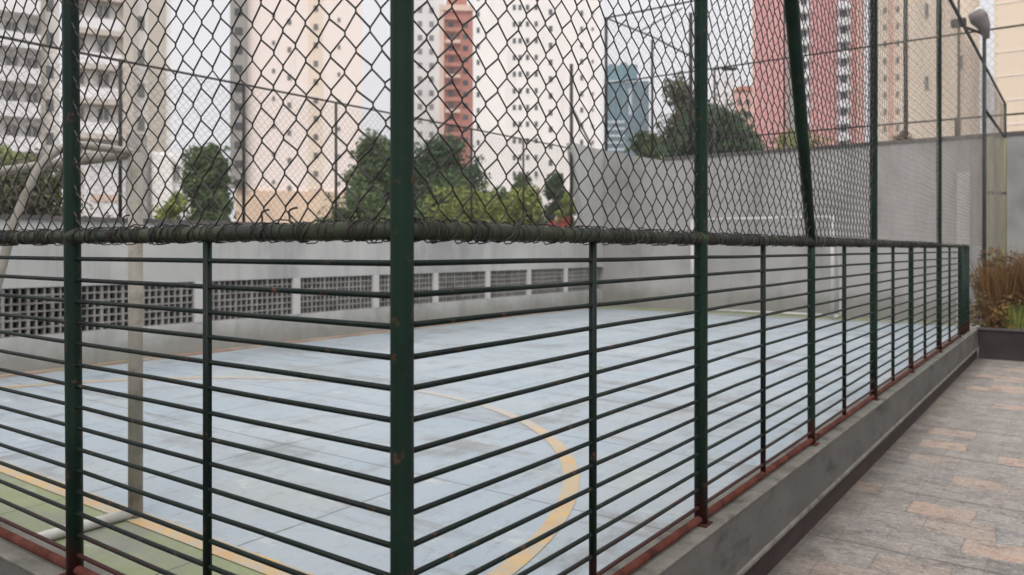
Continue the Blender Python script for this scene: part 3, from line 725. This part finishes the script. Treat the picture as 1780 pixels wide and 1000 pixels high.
# red brick
o, xc, k, H = tower('brick_tower', 'red brick tower with peach corners between the grey and white towers', 768, 822, 18, 170, 20, 'brick_red', group=G)
panel(o, 'corner_trim', 'brick_trim', xc, 170, 764, 772, 14, 300, .6)
panel(o, 'roof_cap', 'brick_trim', xc, 170, 764, 824, 10, 20, .7)
for y in range(32, 260, 20): panel(o, 'balcony', 'brick_trim' if y % 60 < 20 else 'brick_red', xc, 170, 774, 800, y, y+6, 1.6)
window(o, 170, 9, 9, [(x, y) for y in range(44, 260, 20) for x in (784, 809)], xc, 'glass', framed=False)
panel(o, 'roof_tank', 'brick_red', xc, 170, 776, 812, -14, 10, -4, -9)
# white tower
o, xc, k, H = tower('apartment_tower', 'tall white tower with columns of small dark windows', 823, 1044, -200, 147, 22, 'white_tower', group=G)
window(o, 147, 5.5, 9, [(x, y) for y in range(-16, 310, 29) for x in (894, 904, 917, 932)], xc, 'glass', framed=False)
window(o, 147, 6.5, 10, [(957, y) for y in range(-6, 310, 29)], xc, 'glass', framed=False)
for ch in list(o.children)[-12:]: ch.location.y = -.52
window(o, 147, 5, 9, [(x, y) for y in range(-4, 350, 28) for x in (831, 1011)], xc, 'glass', framed=False)
window(o, 147, 4, 6, [(1030, y) for y in range(-4, 350, 28)], xc, 'glass2', framed=False)
panel(o, 'projecting_bay', 'white_tower', xc, 147, 942, 972, -200, 400, .5)
# teal
o, xc, k, H = tower('office_tower', 'distant teal glass office tower with stepped crown', 1050, 1128, 142, 420, 40, 'teal_dark')
panel(o, 'crown', 'teal', xc, 420, 1052, 1108, 112, 142, -2, -30)
for xa, xb, ya in ((1058, 1066, 106), (1078, 1090, 104), (1096, 1104, 108)): panel(o, 'roof_plant', 'teal_dark', xc, 420, xa, xb, ya, 113, -6, -20)
panel(o, 'band', 'blue_pale', xc, 420, 1050, 1110, 139, 143, .6)
for xx in (1054, 1063, 1072, 1081): panel(o, 'glazing_strip', 'teal', xc, 420, xx, xx+5, 148, 215, .5)
panel(o, 'glazing_strip', 'blue_pale', xc, 420, 1093, 1098, 155, 200, .5)
for y in range(210, 260, 12): panel(o, 'floor_band', 'blue_pale', xc, 420, 1054, 1086, y, y+4, .8)
# small ones
o, xc, k, H = tower('distant_house', 'small distant white building above the dark trees', 1236, 1276, 128, 230, 15, 'parapet')
window(o, 230, 5, 7, [(x, y) for y in (145, 165, 185) for x in (1247, 1263)], xc, 'glass2', framed=False)
o, xc, k, H = tower('distant_house', 'small distant orange building beside the pink tower', 1276, 1312, 158, 200, 12, 'pink_edge')
MB().prism([(-18*k-.3, H), (18*k+.3, H), (10*k, H+8*k), (-10*k, H+8*k)], -.5, 12.5).build('roof', M['roof_tile'], o)
window(o, 200, 7, 10, [(x, y) for y in (178, 200) for x in (1286, 1300)], xc, 'glass', framed=False)
# pink tower
o, xc, k, H = tower('apartment_tower', 'tall pink tower with two white columns of windows', 1310, 1500, -200, 140, 20, 'pink', group=G)
panel(o, 'corner_trim', 'pink_edge', xc, 140, 1306, 1313, -200, 300, .5)
panel(o, 'recess_panel', 'grey_strip', xc, 140, 1368, 1384, -200, 300, .2)  # grey strip: shade at the building corner is painted into its colour
for xa in (1388, 1456): panel(o, 'window_column', 'parapet', xc, 140, xa, xa+19, -200, 300, .35)
panel(o, 'corner_trim', 'pink_edge', xc, 140, 1486, 1498, -200, 300, .5)
for xa in (1322, 1334, 1346, 1358, 1410, 1422, 1434, 1445, 1478): panel(o, 'pilaster', 'pink_edge', xc, 140, xa, xa+3, -200, 300, .3)
window(o, 140, 11, 12, [(x, y) for y in range(3, 290, 28) for x in (1397.5, 1465.5)], xc, 'glass', framed=False)
for ch in [c for c in o.children if c.name.startswith('window') and not c.name.startswith('window_column')]: ch.location.y = -.36
for xa in (1386, 1454):
    for y in range(16, 300, 28): panel(o, 'balcony', 'parapet', xc, 140, xa, xa+23, y, y+9, 1.5)
# cream tower
o, xc, k, H = tower('apartment_tower', 'cream tower with few slit windows behind the right part of the fence', 1508, 1700, -110, 62, 15, 'cream_tower', group=G)
panel(o, 'corner_pier', 'grey_strip', xc, 62, 1508, 1522, -110, 300, .35)
panel(o, 'bay_trim', 'pink_edge', xc, 62, 1545, 1552, -110, 300, .2)
window(o, 62, 7, 24, [(1611, y) for y in (-80, 20, 145)], xc, 'glass2'); window(o, 62, 7, 24, [(1669, y) for y in (-100, 115)], xc, 'glass2')
window(o, 62, 5, 10, [(x, y) for y in range(-80, 250, 30) for x in (1537, 1560)], xc, 'glass2', framed=False)
# sand tower
o, xc, k, H = tower('apartment_tower', 'sandy yellow building at the right edge above the grey wall', 1722, 1990, -150, 55, 15, 'sand_tower', group=G)
for y in range(-100, 250, 44): panel(o, 'floor_groove', 'peach_tower', xc, 55, 1723, 1989, y, y+1.6, .04)
# street lamp
sl_ = thing('street_lamp', 'dark street lamp with one horizontal arm above the dark trees', 'street lamp', at(1242, 36), AZ)
z = EYE+(HY-120)*36/F
MB().tube([(0,0,0), (0,0,z)], .08, 10, r2=.05).build('pole', M['pole'], sl_)
MB().tube([(0,0,z-.05), (.3,0,z+.05), (.8,0,z+.02)], .04, 8).build('arm', M['pole'], sl_)
MB().box(.35, 1.0, -.12, .12, z-.06, z+.06).build('lamp_head', M['pole'], sl_, bevel=.03)

# ------------------------------------------------------------------ thin city haze
hm = bpy.data.materials.new('haze_air'); hm.use_nodes = True; ht = hm.node_tree; ht.nodes.clear()
pv = ht.nodes.new('ShaderNodeVolumePrincipled'); pv.inputs['Density'].default_value = .0008; pv.inputs['Color'].default_value = (.95, .95, .97, 1)
ho = ht.nodes.new('ShaderNodeOutputMaterial'); ht.links.new(pv.outputs[0], ho.inputs['Volume'])
tag(MB().box(-905, 705, -125, 905, -1.02, 190).build('haze', hm), kind='stuff')
